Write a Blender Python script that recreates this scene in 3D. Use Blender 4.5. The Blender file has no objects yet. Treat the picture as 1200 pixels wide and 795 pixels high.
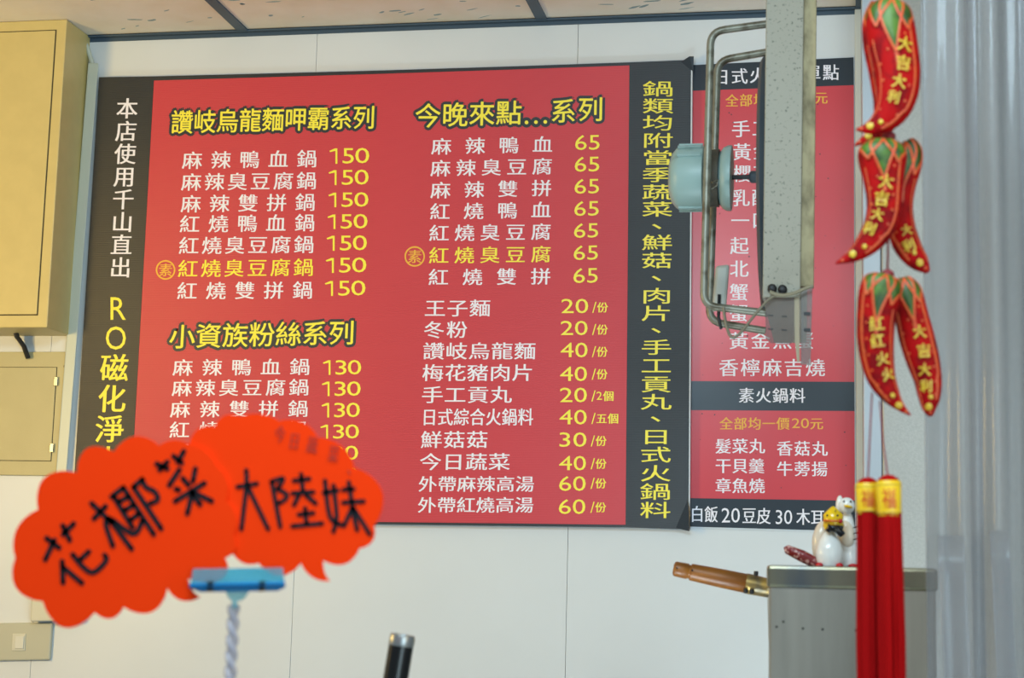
import bpy, bmesh, math, random
from mathutils import Vector, Matrix
from mathutils.bvhtree import BVHTree
random.seed(7)
SC = bpy.context.scene
COL = SC.collection

# ------------------------------------------------------------------ camera
W, H = 1200.0, 795.0
F = 2032.0                       # focal length in pixels of the 1200 px frame
D, EYE = 3.30, 1.45              # distance to the menu wall, height of the eye
zc = Vector((350, -13800, 2032)).normalized()         # world up seen by the camera (x right, y down, z forward)
xc = Vector((10700, -28, -2032)); xc = (xc - xc.dot(zc) * zc).normalized()
yc = -zc.cross(xc)
if yc.z < 0: yc = -yc
CAM = Vector((0, -D, EYE))
def ray(px, py):
    r = Vector(((px - W / 2) / F, (py - H / 2) / F, 1.0))
    return Vector((r.dot(xc), r.dot(yc), r.dot(zc)))
def P(px, py, y=0.0):
    """point of the vertical plane at depth y that shows at this pixel"""
    r = ray(px, py); return CAM + r * ((y + D) / r.y)
def PZ(px, py, z):
    r = ray(px, py); return CAM + r * ((z - EYE) / r.z)
def S(y):
    return (y + D) / F           # metres per pixel at depth y
cd = bpy.data.cameras.new('camera'); cam = bpy.data.objects.new('camera', cd); COL.objects.link(cam)
cd.sensor_width = 36; cd.lens = F / W * 36; cd.clip_start = 0.05
rx = Vector((xc.x, yc.x, zc.x)); ry = -Vector((xc.y, yc.y, zc.y)); rz = -Vector((xc.z, yc.z, zc.z))
M = Matrix((rx, ry, rz)).transposed().to_4x4(); M.translation = CAM; cam.matrix_world = M
cd.dof.use_dof = True; cd.dof.focus_distance = 3.36; cd.dof.aperture_fstop = 10.0
SC.camera = cam

# ------------------------------------------------------------------ world, lights, exposure
wd = bpy.data.worlds.new('world'); SC.world = wd; wd.use_nodes = True
wd.node_tree.nodes['Background'].inputs[0].default_value = (0.62, 0.80, 1.0, 1)
wd.node_tree.nodes['Background'].inputs[1].default_value = 0.32
def area(name, loc, target, sx, sy, power, color):
    l = bpy.data.lights.new(name, 'AREA'); l.shape = 'RECTANGLE'; l.size = sx; l.size_y = sy
    l.energy = power; l.color = color
    o = bpy.data.objects.new(name, l); COL.objects.link(o); o.location = loc
    o.rotation_euler = (Vector(target) - Vector(loc)).to_track_quat('-Z', 'Y').to_euler(); return o
area('ceiling_lamp', (-0.3, -2.6, 2.45), (-0.2, 0, 1.2), 0.9, 0.3, 20, (0.66, 0.87, 1.0))
area('street_light', (1.2, -4.2, 1.4), (0.2, 0, 1.7), 1.2, 1.4, 32, (0.66, 0.87, 1.0))
area('ceiling_fill', (-0.1, -1.25, 1.08), (-0.2, -0.1, 2.3), 0.8, 0.12, 8, (0.74, 0.91, 1.0))  # added fill with no fixture, lifts the ceiling and lower wall
area('warm_lamp', (-2.2, -1.7, 1.8), (-1.35, 0, 1.8), 0.3, 0.3, 20, (1.0, 0.66, 0.2))
area('curtain_streak_fill', (0.75, -2.5, 1.75), (0.35, -1.6, 1.7), 0.04, 0.7, 2.5, (1.0, 0.82, 0.45))  # added warm strip out of view, meant for streaks on the curtain folds
SC.view_settings.view_transform = 'Standard'; SC.view_settings.look = 'None'
SC.view_settings.exposure = 0.0; SC.view_settings.gamma = 1.0; SC.view_settings.use_curve_mapping = False

# ------------------------------------------------------------------ materials
def lin(c):
    return tuple(((v / 255) / 12.92 if v / 255 <= 0.04045 else ((v / 255 + 0.055) / 1.055) ** 2.4) for v in c) + (1,)
def mat(name, rgb, rough=0.5, metal=0.0, var=0.0, vscale=8.0, var2=None, thr=None, bump=0.0, bscale=80.0,
        ridges=None, sheen=0.0, spec=None, stretch=(1, 1, 1), emit=None):
    m = bpy.data.materials.new(name); m.use_nodes = True; nt = m.node_tree; b = nt.nodes['Principled BSDF']
    c = lin(rgb) if max(rgb) > 1 else tuple(rgb) + (1,)
    b.inputs['Base Color'].default_value = c; b.inputs['Roughness'].default_value = rough; b.inputs['Metallic'].default_value = metal
    if spec is not None: b.inputs['Specular IOR Level'].default_value = spec
    if sheen: b.inputs['Sheen Weight'].default_value = sheen
    tc = nt.nodes.new('ShaderNodeTexCoord'); mp = nt.nodes.new('ShaderNodeMapping'); mp.inputs['Scale'].default_value = stretch
    nt.links.new(tc.outputs['Object'], mp.inputs['Vector'])
    if var or var2:
        n = nt.nodes.new('ShaderNodeTexNoise'); n.inputs['Scale'].default_value = vscale; n.inputs['Detail'].default_value = 6
        nt.links.new(mp.outputs[0], n.inputs['Vector'])
        r = nt.nodes.new('ShaderNodeValToRGB')
        c2 = lin(var2) if var2 else tuple(v * (1 - var) for v in c[:3]) + (1,)
        lo, hi = thr if thr else (0.35, 0.65)
        r.color_ramp.elements[0].position = lo; r.color_ramp.elements[1].position = hi
        r.color_ramp.elements[0].color = c2; r.color_ramp.elements[1].color = c
        nt.links.new(n.outputs['Fac'], r.inputs['Fac']); nt.links.new(r.outputs['Color'], b.inputs['Base Color'])
    hs = None
    if bump:
        n2 = nt.nodes.new('ShaderNodeTexNoise'); n2.inputs['Scale'].default_value = bscale; n2.inputs['Detail'].default_value = 3
        nt.links.new(mp.outputs[0], n2.inputs['Vector']); hs = n2.outputs['Fac']; st = bump
    if ridges:
        w = nt.nodes.new('ShaderNodeTexWave'); w.wave_type = 'BANDS'; w.bands_direction = 'Z'; w.inputs['Scale'].default_value = ridges[0]
        w.inputs['Distortion'].default_value = 0; nt.links.new(tc.outputs['Object'], w.inputs['Vector']); hs = w.outputs['Fac']; st = ridges[1]
    if hs:
        bp = nt.nodes.new('ShaderNodeBump'); bp.inputs['Strength'].default_value = st; bp.inputs['Distance'].default_value = 0.001
        nt.links.new(hs, bp.inputs['Height']); nt.links.new(bp.outputs[0], b.inputs['Normal'])
    return m
def clear(name, rgb, fac, rough=0.12, edge=0.5):
    """clear or milky plastic: part lets light through, part reflects"""
    m = mat(name, rgb, rough); nt = m.node_tree; b = nt.nodes['Principled BSDF']; out = nt.nodes['Material Output']
    t = nt.nodes.new('ShaderNodeBsdfTransparent'); t.inputs[0].default_value = tuple(0.6 + 0.4 * v for v in lin(rgb)[:3]) + (1,)
    lw = nt.nodes.new('ShaderNodeLayerWeight'); lw.inputs[0].default_value = 0.35
    ma = nt.nodes.new('ShaderNodeMath'); ma.operation = 'MULTIPLY_ADD'; ma.inputs[1].default_value = edge; ma.inputs[2].default_value = fac; ma.use_clamp = True
    nt.links.new(lw.outputs['Facing'], ma.inputs[0]); mx = nt.nodes.new('ShaderNodeMixShader')
    nt.links.new(ma.outputs[0], mx.inputs[0]); nt.links.new(t.outputs[0], mx.inputs[1]); nt.links.new(b.outputs[0], mx.inputs[2])
    nt.links.new(mx.outputs[0], out.inputs[0]); return m
MW = mat('painted_wall', (216, 222, 224), 0.42, var=0.05, vscale=3, bump=0.06, bscale=160)
MGAP = mat('joint', (216, 222, 224), 0.8)
MTILE = mat('ceiling_tile', (244, 240, 230), 0.85, var2=(228, 218, 198), vscale=3, thr=(0.4, 0.6), bump=0.3, bscale=90)
MFLECK = mat('tile_fleck', (140, 166, 172), 0.9)
MBAR = mat('ceiling_bar', (62, 82, 98), 0.5)
MTRIM = mat('trim_white', (214, 216, 206), 0.4, var=0.05)
MCOND = mat('conduit_plastic', (196, 204, 190), 0.4)
MPILL = mat('pillar_sheet', (176, 176, 170), 0.38, metal=0.25, var=0.1, vscale=220, bump=0.35, bscale=400)
MPILL2 = mat('pillar_edge', (190, 205, 218), 0.3, var=0.08)
MFLOOR = mat('floor_tiles', (120, 112, 104), 0.5, var=0.2)
MRED = mat('board_red', (202, 60, 70), 0.42, ridges=(95, 0.25))
MDARK = mat('board_dark', (38, 44, 49), 0.42, ridges=(95, 0.25))
MREDF = mat('panel_red', (206, 62, 72), 0.3)
MDARKF = mat('panel_dark', (32, 44, 54), 0.3)
MCORE = mat('board_core', (205, 214, 220), 0.5)
MWHT = mat('print_white', (240, 238, 246), 0.45)
MYEL = mat('print_yellow', (250, 236, 70), 0.45)
MOCH = mat('print_ochre', (238, 182, 60), 0.45)
MOUT = mat('print_outline', (42, 50, 56), 0.45)
MBOXF = mat('cabinet_paint', (206, 188, 124), 0.42, var=0.05, vscale=30, bump=0.1, bscale=300)
MPAN = mat('panel_paint', (192, 182, 136), 0.5, var=0.07, vscale=12, bump=0.2, bscale=260)
MLINE = mat('dark_gap', (70, 62, 38), 0.8)
MSTEEL = mat('steel', (170, 172, 168), 0.35, metal=0.85, var=0.15, vscale=14, stretch=(8, 8, 1))
MRIM = mat('rim_painted_reflection', (150, 142, 118), 0.25, metal=0.9, var2=(66, 86, 112), vscale=9, thr=(0.42, 0.58), stretch=(1, 1, .3))  # blue patches are a reflection painted into the rim colour
MSTEELB = mat('steel_body', (148, 142, 130), 0.5, metal=0.6, var=0.14, vscale=10, stretch=(6, 6, 0.6))
MBLK = mat('black_rubber', (14, 15, 18), 0.5)
MFAN = mat('fan_housing', (144, 140, 124), 0.5, var2=(84, 84, 68), vscale=260, thr=(0.30, 0.40))
MFAN2 = mat('fan_flange', (160, 148, 112), 0.65, var2=(100, 88, 58), vscale=60, thr=(0.32, 0.6), stretch=(1, 1, .5))
MTUBE = mat('fan_tube', (128, 128, 114), 0.38, metal=0.3, var2=(84, 78, 62), vscale=50, thr=(0.32, 0.5))
MMOT = mat('motor_paint', (138, 166, 164), 0.4, var2=(104, 124, 118), vscale=30, thr=(0.25, 0.4))
MMOTD = mat('motor_dark', (72, 70, 60), 0.6, var=0.3, vscale=40)
MSHR = mat('fan_shroud', (64, 72, 78), 0.5)
MCLEAR = clear('clear_acrylic', (150, 142, 138), 0.22, 0.2, 0.12)
MSIGN = mat('orange_card', (255, 60, 10), 0.7)
MSIGN.node_tree.nodes['Principled BSDF'].inputs['Specular IOR Level'].default_value = 0.05
MINK = mat('ink', (12, 5, 14), 0.5)
MINK2 = mat('faint_ink', (190, 44, 16), 0.6)
MBLUE = clear('blue_plastic', (110, 205, 220), 0.32, 0.15, 0.2)
MBLUE2 = clear('blue_plastic_deep', (10, 130, 190), 0.8, 0.15, 0.2)
MROD = clear('twisted_plastic', (205, 202, 212), 0.4, 0.1, 0.35)
MCH = mat('chili_red', (168, 7, 7), 0.65, spec=0.12, var2=(120, 5, 10), vscale=70, thr=(0.38, 0.55), bump=0.15, bscale=500)
MCHD = mat('chili_dark_red', (120, 12, 24), 0.6)
MGRN = mat('calyx_green', (72, 108, 16), 0.5, var2=(34, 62, 12), vscale=60, thr=(0.4, 0.6))
MORG = mat('glitter_orange', (206, 88, 20), 0.45, var2=(196, 60, 30), vscale=400)
MGOLD = mat('glitter_gold', (214, 184, 52), 0.4, var2=(188, 140, 30), vscale=300)
MTAS = mat('tassel_red', (160, 3, 5), 0.75, spec=0.1)
MCAP = mat('cap_yellow', (236, 190, 20), 0.4)
MCURT = clear('clear_curtain', (180, 180, 182), 0.22, 0.12, 0.32)
MWOOD = mat('handle_wood', (138, 82, 16), 0.4, var2=(112, 62, 12), vscale=20, stretch=(1, 6, 6))
MBRASS = mat('worn_ferrule', (190, 152, 74), 0.35, metal=0.7, var2=(110, 100, 80), vscale=60)
MCER = mat('glazed_white', (232, 232, 228), 0.12)
MCREAM = mat('glazed_cream', (222, 208, 188), 0.2)
MYGL = mat('glazed_yellow', (238, 196, 20), 0.15)
MRGL = mat('glazed_red', (190, 22, 34), 0.2)
MMAR = mat('mottled_red', (120, 18, 24), 0.35, var2=(206, 160, 150), vscale=260, thr=(0.40, 0.46))
MDGL = mat('glazed_black', (26, 26, 30), 0.15)

# ------------------------------------------------------------------ builders
def tag(o, label=None, cat=None, group=None, kind=None):
    if label: o['label'] = label
    if cat: o['category'] = cat
    if group: o['group'] = group
    if kind: o['kind'] = kind
    return o
def mesh_obj(name, verts, faces, m, parent=None, smooth=False, mats=None, fm=None):
    me = bpy.data.meshes.new(name); me.from_pydata([tuple(v) for v in verts], [], faces)
    for k in (mats or [m]): me.materials.append(k)
    if fm:
        for p, i in zip(me.polygons, fm): p.material_index = i
    if smooth: me.polygons.foreach_set('use_smooth', [True] * len(me.polygons))
    me.update(); o = bpy.data.objects.new(name, me); COL.objects.link(o)
    if parent:
        o.parent = parent
        o.location = -world_loc(parent)
    return o
def world_loc(o):
    v = Vector(o.location)
    while o.parent: o = o.parent; v += Vector(o.location)
    return v
def empty(name, loc, label=None, cat=None, group=None):
    o = bpy.data.objects.new(name, None); o.location = loc; o.empty_display_size = 0.05; COL.objects.link(o)
    return tag(o, label, cat, group)
class MB:
    def __init__(s): s.v = []; s.f = []; s.m = []
    def add(s, v, f, mi=0):
        o = len(s.v); s.v += [Vector(a) for a in v]; s.f += [tuple(i + o for i in g) for g in f]; s.m += [mi] * len(f); return s
    def loft(s, A, B, cap=True, mi=0):
        n = len(A); f = [(i, (i + 1) % n, n + (i + 1) % n, n + i) for i in range(n)]
        if cap: f += [tuple(reversed(range(n))), tuple(range(n, 2 * n))]
        return s.add(list(A) + list(B), f, mi)
    def plate(s, pts, y, th, mi=0):
        """outline given in pixels, front face at depth y, real thickness th going back"""
        A = [P(a, b, y) for a, b in pts]; return s.loft(A, [p + Vector((0, th, 0)) for p in A], True, mi)
    def box(s, a, b, mi=0):
        x0, y0, z0 = a; x1, y1, z1 = b
        v = [(x, y, z) for z in (z0, z1) for x, y in ((x0, y0), (x1, y0), (x1, y1), (x0, y1))]
        return s.add(v, [(3, 2, 1, 0), (4, 5, 6, 7), (0, 1, 5, 4), (1, 2, 6, 5), (2, 3, 7, 6), (3, 0, 4, 7)], mi)
    def lathe(s, prof, a, b, seg=28, mi=0):
        """prof: (t, r) along the axis a->b, t in metres"""
        a = Vector(a); ax = (Vector(b) - a).normalized(); u = ax.orthogonal().normalized(); w = ax.cross(u)
        v = []; f = []; n = len(prof)
        for t, r in prof:
            for k in range(seg):
                q = 2 * math.pi * k / seg; v.append(a + ax * t + (u * math.cos(q) + w * math.sin(q)) * max(r, 1e-5))
        for i in range(n - 1):
            for k in range(seg):
                k2 = (k + 1) % seg; f.append((i * seg + k, i * seg + k2, (i + 1) * seg + k2, (i + 1) * seg + k))
        f += [tuple(reversed(range(seg))), tuple(range((n - 1) * seg, n * seg))]
        return s.add(v, f, mi)
    def tube(s, pts, r, seg=10, mi=0, flat=1.0):
        pts = [Vector(p) for p in pts]; n = len(pts); v = []; f = []; up = None
        for i, p in enumerate(pts):
            d = (pts[min(i + 1, n - 1)] - pts[max(i - 1, 0)]).normalized()
            if up is None: up = d.orthogonal().normalized()
            up = (up - up.dot(d) * d).normalized(); w = d.cross(up); rr = r[i] if isinstance(r, (list, tuple)) else r
            for k in range(seg):
                q = 2 * math.pi * k / seg; v.append(p + (up * math.cos(q) * flat + w * math.sin(q)) * rr)
        for i in range(n - 1):
            for k in range(seg):
                k2 = (k + 1) % seg; f.append((i * seg + k, i * seg + k2, (i + 1) * seg + k2, (i + 1) * seg + k))
        f += [tuple(reversed(range(seg))), tuple(range((n - 1) * seg, n * seg))]
        return s.add(v, f, mi)
    def ball(s, c, r, seg=16, rings=10, scale=(1, 1, 1), rot=None, mi=0):
        c = Vector(c); v = []; f = []
        for i in range(rings + 1):
            th = math.pi * i / rings
            for k in range(seg):
                q = 2 * math.pi * k / seg
                d = Vector((math.sin(th) * math.cos(q) * scale[0], math.sin(th) * math.sin(q) * scale[1], math.cos(th) * scale[2])) * r
                if rot: d = rot @ d
                v.append(c + d)
        for i in range(rings):
            for k in range(seg):
                k2 = (k + 1) % seg; f.append((i * seg + k, (i + 1) * seg + k, (i + 1) * seg + k2, i * seg + k2))
        return s.add(v, f, mi)
    def build(s, name, m, parent=None, smooth=False, bevel=0.0, weld=True):
        mats = m if isinstance(m, list) else [m]
        o = mesh_obj(name, s.v, s.f, None, parent, smooth, mats, s.m)
        bm = bmesh.new(); bm.from_mesh(o.data)
        if weld: bmesh.ops.remove_doubles(bm, verts=bm.verts, dist=1e-6)
        bmesh.ops.recalc_face_normals(bm, faces=bm.faces)
        if smooth:
            for e in bm.edges:
                if len(e.link_faces) == 2 and e.calc_face_angle(0) > math.radians(50): e.smooth = False
        bm.to_mesh(o.data); bm.free()
        if bevel:
            b = o.modifiers.new('bevel', 'BEVEL'); b.width = bevel; b.segments = 2; b.limit_method = 'ANGLE'
        return o
def catmull(pts, n):
    out = []; m = len(pts)
    for i in range(n + 1):
        t = i / n * (m - 1); k = min(int(t), m - 2); u = t - k
        p = [pts[max(k - 1, 0)], pts[k], pts[k + 1], pts[min(k + 2, m - 1)]]
        out.append(tuple(0.5 * ((2 * b) + (-a + c) * u + (2 * a - 5 * b + 4 * c - d) * u * u + (-a + 3 * b - 3 * c + d) * u ** 3)
                         for a, b, c, d in zip(*p)))
    return out
# glyphs of Blender's own font as flat meshes
GL = {}
def glyph(s):
    if s in GL: return GL[s]
    cu = bpy.data.curves.new('glyph', 'FONT'); cu.body = s; cu.size = 1; cu.resolution_u = 3
    o = bpy.data.objects.new('glyph', cu); COL.objects.link(o); bpy.context.view_layer.update()
    me = bpy.data.meshes.new_from_object(o.evaluated_get(bpy.context.evaluated_depsgraph_get()))
    v = [(q.co.x, q.co.y) for q in me.vertices]; f = [tuple(p.vertices) for p in me.polygons]
    bpy.data.objects.remove(o); bpy.data.curves.remove(cu); bpy.data.meshes.remove(me)
    xs = [a for a, b in v]; ys = [b for a, b in v]
    GL[s] = (v, f, (min(xs), max(xs), min(ys), max(ys))); return GL[s]
def lean(x, y, yc_): return x + (y - yc_) * 7.3e-5 * (x - 950)
class Ink:
    """flat print: collects glyphs in pixels on a plane"""
    def __init__(s, y): s.y = y; s.mb = MB(); s.n = 0
    def put(s, pts, faces, k=0):
        v = [P(a, b, s.y + k * 0.00004) for a, b in pts]; s.mb.add(v, faces)
    def char(s, ch, cx, cy, w, h, rot=0.0, bold=((-0.3, 0), (0.3, 0))):
        sx, sy = w / 0.93, h / 0.93; c, q = math.cos(rot), math.sin(rot)
        v, f, bb = glyph(ch)
        for kk, (ox, oy) in enumerate(bold):
            pts = []
            for a, b in v:
                X, Y = (a - 0.5) * sx + ox, -(b - 0.38) * sy + oy
                x, y = cx + X * c - Y * q, cy + X * q + Y * c; pts.append((lean(x, y, cy), y))
            s.put(pts, f, kk)
        return s
    def row(s, t, xl, xr, yl, yr, h, cw=None, bold=((-0.3, 0), (0.3, 0))):
        n = len(t); cw = cw or h * 1.06
        for i, ch in enumerate(t):
            k = i / (n - 1) if n > 1 else 0
            s.char(ch, xl + cw / 2 + (xr - xl - cw) * k, yl + (yr - yl) * k, cw, h, 0, bold)
        return s
    def fit(s, t, x0, x1, y0, y1, dy=0.0, bold=((0, 0),)):
        if len(t) == 3:
            w = x1 - x0; a = x0 + w * .2; st = w * .048
            s.put([(a - st, y0), (a, y0), (a, y1), (a - st, y1), (a - st, y0 + (y1 - y0) * .16), (x0 + w * .02, y0 + (y1 - y0) * .24), (x0, y0 + (y1 - y0) * .16), (a - st * 1.3, y0)][::-1],
                  [tuple(range(8))])
            s.fit(t[1], x0 + w * .33, x0 + w * .615, y0 + dy * .4, y1 + dy * .4); s.fit(t[2], x0 + w * .65, x1, y0 + dy, y1 + dy); return s
        v, f, (a0, a1, b0, b1) = glyph(t)
        for kk, (ox, oy) in enumerate(bold):
            s.put([(lean(x0 + (a - a0) / (a1 - a0) * (x1 - x0) + ox, 0, 0), y1 - (b - b0) / (b1 - b0) * (y1 - y0) + oy + dy * (a - a0) / (a1 - a0)) for a, b in v], f, kk)
        return s
    def ring(s, cx, cy, r, w, n=40):
        pts = []
        for k in range(n):
            q = 2 * math.pi * k / n
            for rr in (r, r - w): pts.append((cx + rr * math.cos(q), cy + rr * math.sin(q)))
        s.put(pts, [(2 * k, 2 * ((k + 1) % n), 2 * ((k + 1) % n) + 1, 2 * k + 1) for k in range(n)]); return s
    def build(s, m, parent, name='lettering'): return mesh_obj(name, s.mb.v, s.mb.f, m, parent)

# ------------------------------------------------------------------ the room
ZC = P(500, 31, 0).z                                  # ceiling height at the menu wall
XL, XR = P(-260, 400).x, P(1006, 400).x
floor = MB().box((-3.2, -5.2, -0.05), (2.4, 0.1, 0)).build('floor', MFLOOR); tag(floor, kind='structure')
wall = MB().box((XL - 0.5, 0.004, 0), (2.4, 0.10, ZC + 0.25)).build('wall_back', MGAP); tag(wall, kind='structure')
s1 = P(358, 380).x; s2 = P(671, 380).x; pitch = s2 - s1
k = -5
while True:
    a = s1 + pitch * k; b = a + pitch
    if a > XR: break
    b = min(b, XR)
    MB().box((a + 0.0004, -0.004, 0.002), (b - 0.0004, 0.004, ZC + 0.2)).build('wall_panel', MW, wall, bevel=0.0004)
    k += 1
# pillar of speckled sheet at the right with a pale edge strip
x0, x1 = P(1003, 400).x, P(1011, 400).x
tag(MB().box((x0, -0.010, 0), (x1, -0.004, ZC)).build('trim_1', MTRIM, bevel=0.002), kind='structure')
x1 = P(1011.5, 400, -.15).x; x2 = P(1033, 400, -.15).x
tag(MB().box((x1, -0.15, 0), (x2, 0.004, ZC)).build('trim_2', MPILL2, bevel=0.003), kind='structure')
tag(MB().box((x2 + 0.0005, -0.158, 0), (2.4, 0.004, ZC)).build('wall_right', MPILL, bevel=0.003), kind='structure')
# suspended ceiling: recessed tiles in a grid of bars
ceil = MB().box((XL - 0.5, -3.9, ZC + 0.06), (2.4, 0.004, ZC + 0.10)).build('ceiling', MBAR); tag(ceil, kind='structure')
g1 = PZ(266, 19, ZC).x; g2 = PZ(629, 12.5, ZC).x; gp = g2 - g1; bw = 0.022
xs = [g1 + gp * i for i in range(-2, 8)]; ys = [-0.012 - gp * i for i in range(6)]
for i in range(len(xs) - 1):
    for j in range(len(ys) - 1):
        if xs[i + 1] > 2.4: continue
        t = MB().box((xs[i] + 0.002, ys[j + 1] + 0.002, ZC + 0.004), (xs[i + 1] - 0.002, ys[j] - 0.002, ZC + 0.018))
        o = t.build('ceiling_tile', MTILE, ceil)
for x in xs[:-1]: MB().box((x - bw / 2, ys[-1], ZC), (x + bw / 2, -0.004, ZC + 0.05)).build('ceiling_bar', MBAR, ceil)
for y in ys[1:]: MB().box((xs[0], y - bw / 2, ZC - 0.0004), (xs[-2], y + bw / 2, ZC + 0.05)).build('ceiling_bar', MBAR, ceil)
MB().box((XL - 0.5, -0.0045, ZC - 0.009), (XR, 0.0, ZC + 0.05)).build('wall_angle', MBAR, ceil)
MB().box((XL - 0.5, -0.016, ZC - 0.001), (XR + .2, -0.0045, ZC + 0.002)).build('wall_angle', MBAR, ceil)
fk = MB()
for i in range(130):                                   # worn blue flecks pressed into the tiles
    fx = random.uniform(-1.5, 0.25); fy = random.uniform(-0.5, -0.03); a = random.uniform(-0.7, 0.3); n = random.randint(4, 6)
    L = random.uniform(0.005, 0.024); w = random.uniform(0.0015, 0.006); pts = []
    for kk in range(8):
        q = 2 * math.pi * kk / 8; u = math.cos(q) * L * random.uniform(0.6, 1); v = math.sin(q) * w * random.uniform(0.5, 1)
        pts.append((fx + u * math.cos(a) - v * math.sin(a), fy + u * math.sin(a) + v * math.cos(a)))
    fk.loft([Vector((p[0], p[1], ZC + 0.0038)) for p in pts], [Vector((p[0], p[1], ZC + 0.0045)) for p in pts])
o = fk.build('tile_fleck', MFLECK, ceil, weld=False); o['kind'] = 'stuff'

# ------------------------------------------------------------------ large menu board
BY, BT = -0.022, 0.0160
big = empty('menu_board', P(450, 612, BY), 'large red corrugated menu board with yellow prices and dark side strips on the white wall', 'menu board')
top = [(116, 90.5), (180, 89.5), (300, 86.5), (450, 82.5), (600, 77.8), (737, 73), (811.5, 70)]
bot = [(808, 620.5), (733, 618), (600, 616.5), (445, 614.5), (152, 609), (84, 606)]
MB().plate(top + bot, BY + 0.0008, BT).build('backing', [MDARK], big)
def zone(pts, m, name='print_field', y=BY, par=big, th=0.0008): return MB().plate(pts, y, th).build(name, m, par)
zone([(180.5, 94.5), (300, 91), (450, 86.5), (600, 81.6), (737.5, 76.7), (733, 615.3), (600, 613.7), (445, 612), (152, 606.5)], MRED)
zone([(117.5, 93.5), (180.2, 94.5), (151.7, 606.5), (85, 604)], MDARK)
zone([(737.8, 76.7), (809.5, 73.5), (806.5, 617.5), (733.3, 615.3)], MDARK)
# pale cut edge of the corrugated sheet along the right side, curled corners
A = [P(a, b, BY - 0.0006) for a, b in ((809.8, 78), (811.4, 78), (808.3, 605), (806.9, 605))]
MB().loft(A, [p + Vector((0, 0.014, 0)) for p in A]).build('cut_edge', MCORE, big)
MB().loft([P(798, 72.5, BY - .001), P(808, 66, BY - .006), P(813, 66, BY - .007), P(812.5, 84, BY - .002)],
          [P(798, 72.5, BY + .002), P(808, 66, BY - .004), P(813, 66, BY - .005), P(812.5, 84, BY + .001)]).build('curled_corner', MDARKF, big)
MB().loft([P(792, 619, BY - .001), P(806.5, 585, BY - .001), P(809, 600, BY - .004), P(808, 623, BY - .006)],
          [P(792, 619, BY + .002), P(806.5, 585, BY + .001), P(809, 600, BY - .002), P(808, 623, BY - .004)]).build('curled_corner', MDARKF, big)
TY = BY - 0.0004
def R(t, xl, xr, yl, yr, h=20.5, m=MWHT, **k): Ink(TY).row(t, xl, xr, yl, yr, h, **k).build(m, big)
def N(t, x0, x1, y0, y1, m=MYEL, dy=-0.6): Ink(TY).fit(t, x0, x1, y0, y1, dy).build(m, big)
def title(segs, h):
    out = Ink(TY); off = [(3.7 * math.cos(q * math.pi / 6), 3.7 * math.sin(q * math.pi / 6)) for q in range(12)] + [(2, 2), (-2, -2), (2, -2), (-2, 2)]
    for t, xl, xr, yl, yr in segs: out.row(t, xl, xr, yl, yr, h, bold=off, cw=(xr - xl) / len(t) * 0.94)
    out.build(MOUT, big, 'title_outline')
    ink = Ink(TY - 0.0005); b = ((-0.35, 0), (0.35, 0), (0, -0.3), (0, 0.3))
    for t, xl, xr, yl, yr in segs: ink.row(t, xl, xr, yl, yr, h, bold=b, cw=(xr - xl) / len(t) * 0.94)
    ink.build(MYEL, big, 'title_lettering')
title([('讚岐烏龍麵呷霸系列', 201, 439, 143, 137.5)], 27)
title([('小資族粉絲系列', 199, 415, 394.5, 390)], 28)
title([('今晚來點', 487, 611, 135.5, 132)], 28); title([('系列', 646, 706.5, 130, 128)], 28)
dots = MB()
for i, x in enumerate((617, 628, 639)):
    for rr, mm, yy in ((6.2, MOUT, TY), (2.2, MYEL, TY - 0.0006)):
        pts = [(x + rr * math.cos(q * math.pi / 8), 143.5 - i * .3 + rr * math.sin(q * math.pi / 8)) for q in range(16)]
        MB().plate(pts, yy, 0.0003).build('title_dot', mm, big)
for t, xl, xr, yl, yr, m, n in (
    ('麻辣鴨血鍋', 214, 371, 188, 186, MWHT, (386, 432.7, 174, 192)), ('麻辣臭豆腐鍋', 213, 370.5, 213.5, 211.7, MWHT, (385, 432, 199.5, 217)),
    ('麻辣雙拼鍋', 212.5, 369, 239, 237, MWHT, (384.7, 431.7, 226, 243)), ('紅燒鴨血鍋', 211, 368.5, 262.7, 261, MWHT, (383.7, 430.7, 251.5, 268.5)),
    ('紅燒臭豆腐鍋', 210, 367.5, 288, 286.5, MWHT, (382.7, 430, 276.5, 294)), ('紅燒臭豆腐鍋', 209, 367, 315, 313.3, MYEL, (381.7, 429.3, 302.5, 320)),
    ('紅燒雙拼鍋', 208, 366, 341, 340, MWHT, (380.7, 428.3, 329.5, 347))):
    R(t, xl, xr, yl, yr, 20.5, m, cw=22.5); N('150', *n)
Ink(TY).ring(194, 316.5, 11.5, 1.8).char('素', 194, 316.5, 15, 15).build(MOCH, big, 'round_mark')
for t, xl, xr, yl, yr, m, n in (
    ('麻辣鴨血鍋', 203, 362.7, 431, 430, MWHT, (378.3, 423.3, 422.5, 439.5)), ('麻辣臭豆腐鍋', 202, 361.7, 455, 454, MWHT, (377, 422.7, 447.5, 464.5)),
    ('麻辣雙拼鍋', 200, 360.7, 480, 479, MWHT, (376.7, 421.7, 472.5, 489.5)), ('紅燒鴨血鍋', 199, 359.5, 504, 503.5, MWHT, (375.3, 420.7, 498, 514.5)),
    ('紅燒臭豆腐鍋', 198, 358.5, 529, 528.5, MWHT, (374.5, 419.7, 523, 539.5)), ('紅燒臭豆腐鍋', 196.5, 357.5, 554, 553.5, MYEL, (373.5, 418.7, 548, 564.5)),
    ('紅燒雙拼鍋', 195, 356.5, 579, 578.5, MWHT, (372.5, 417.7, 573, 589.5))):
    R(t, xl, xr, yl, yr, 19.5, m, cw=22.5); N('130', *n, dy=-0.4)
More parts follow.
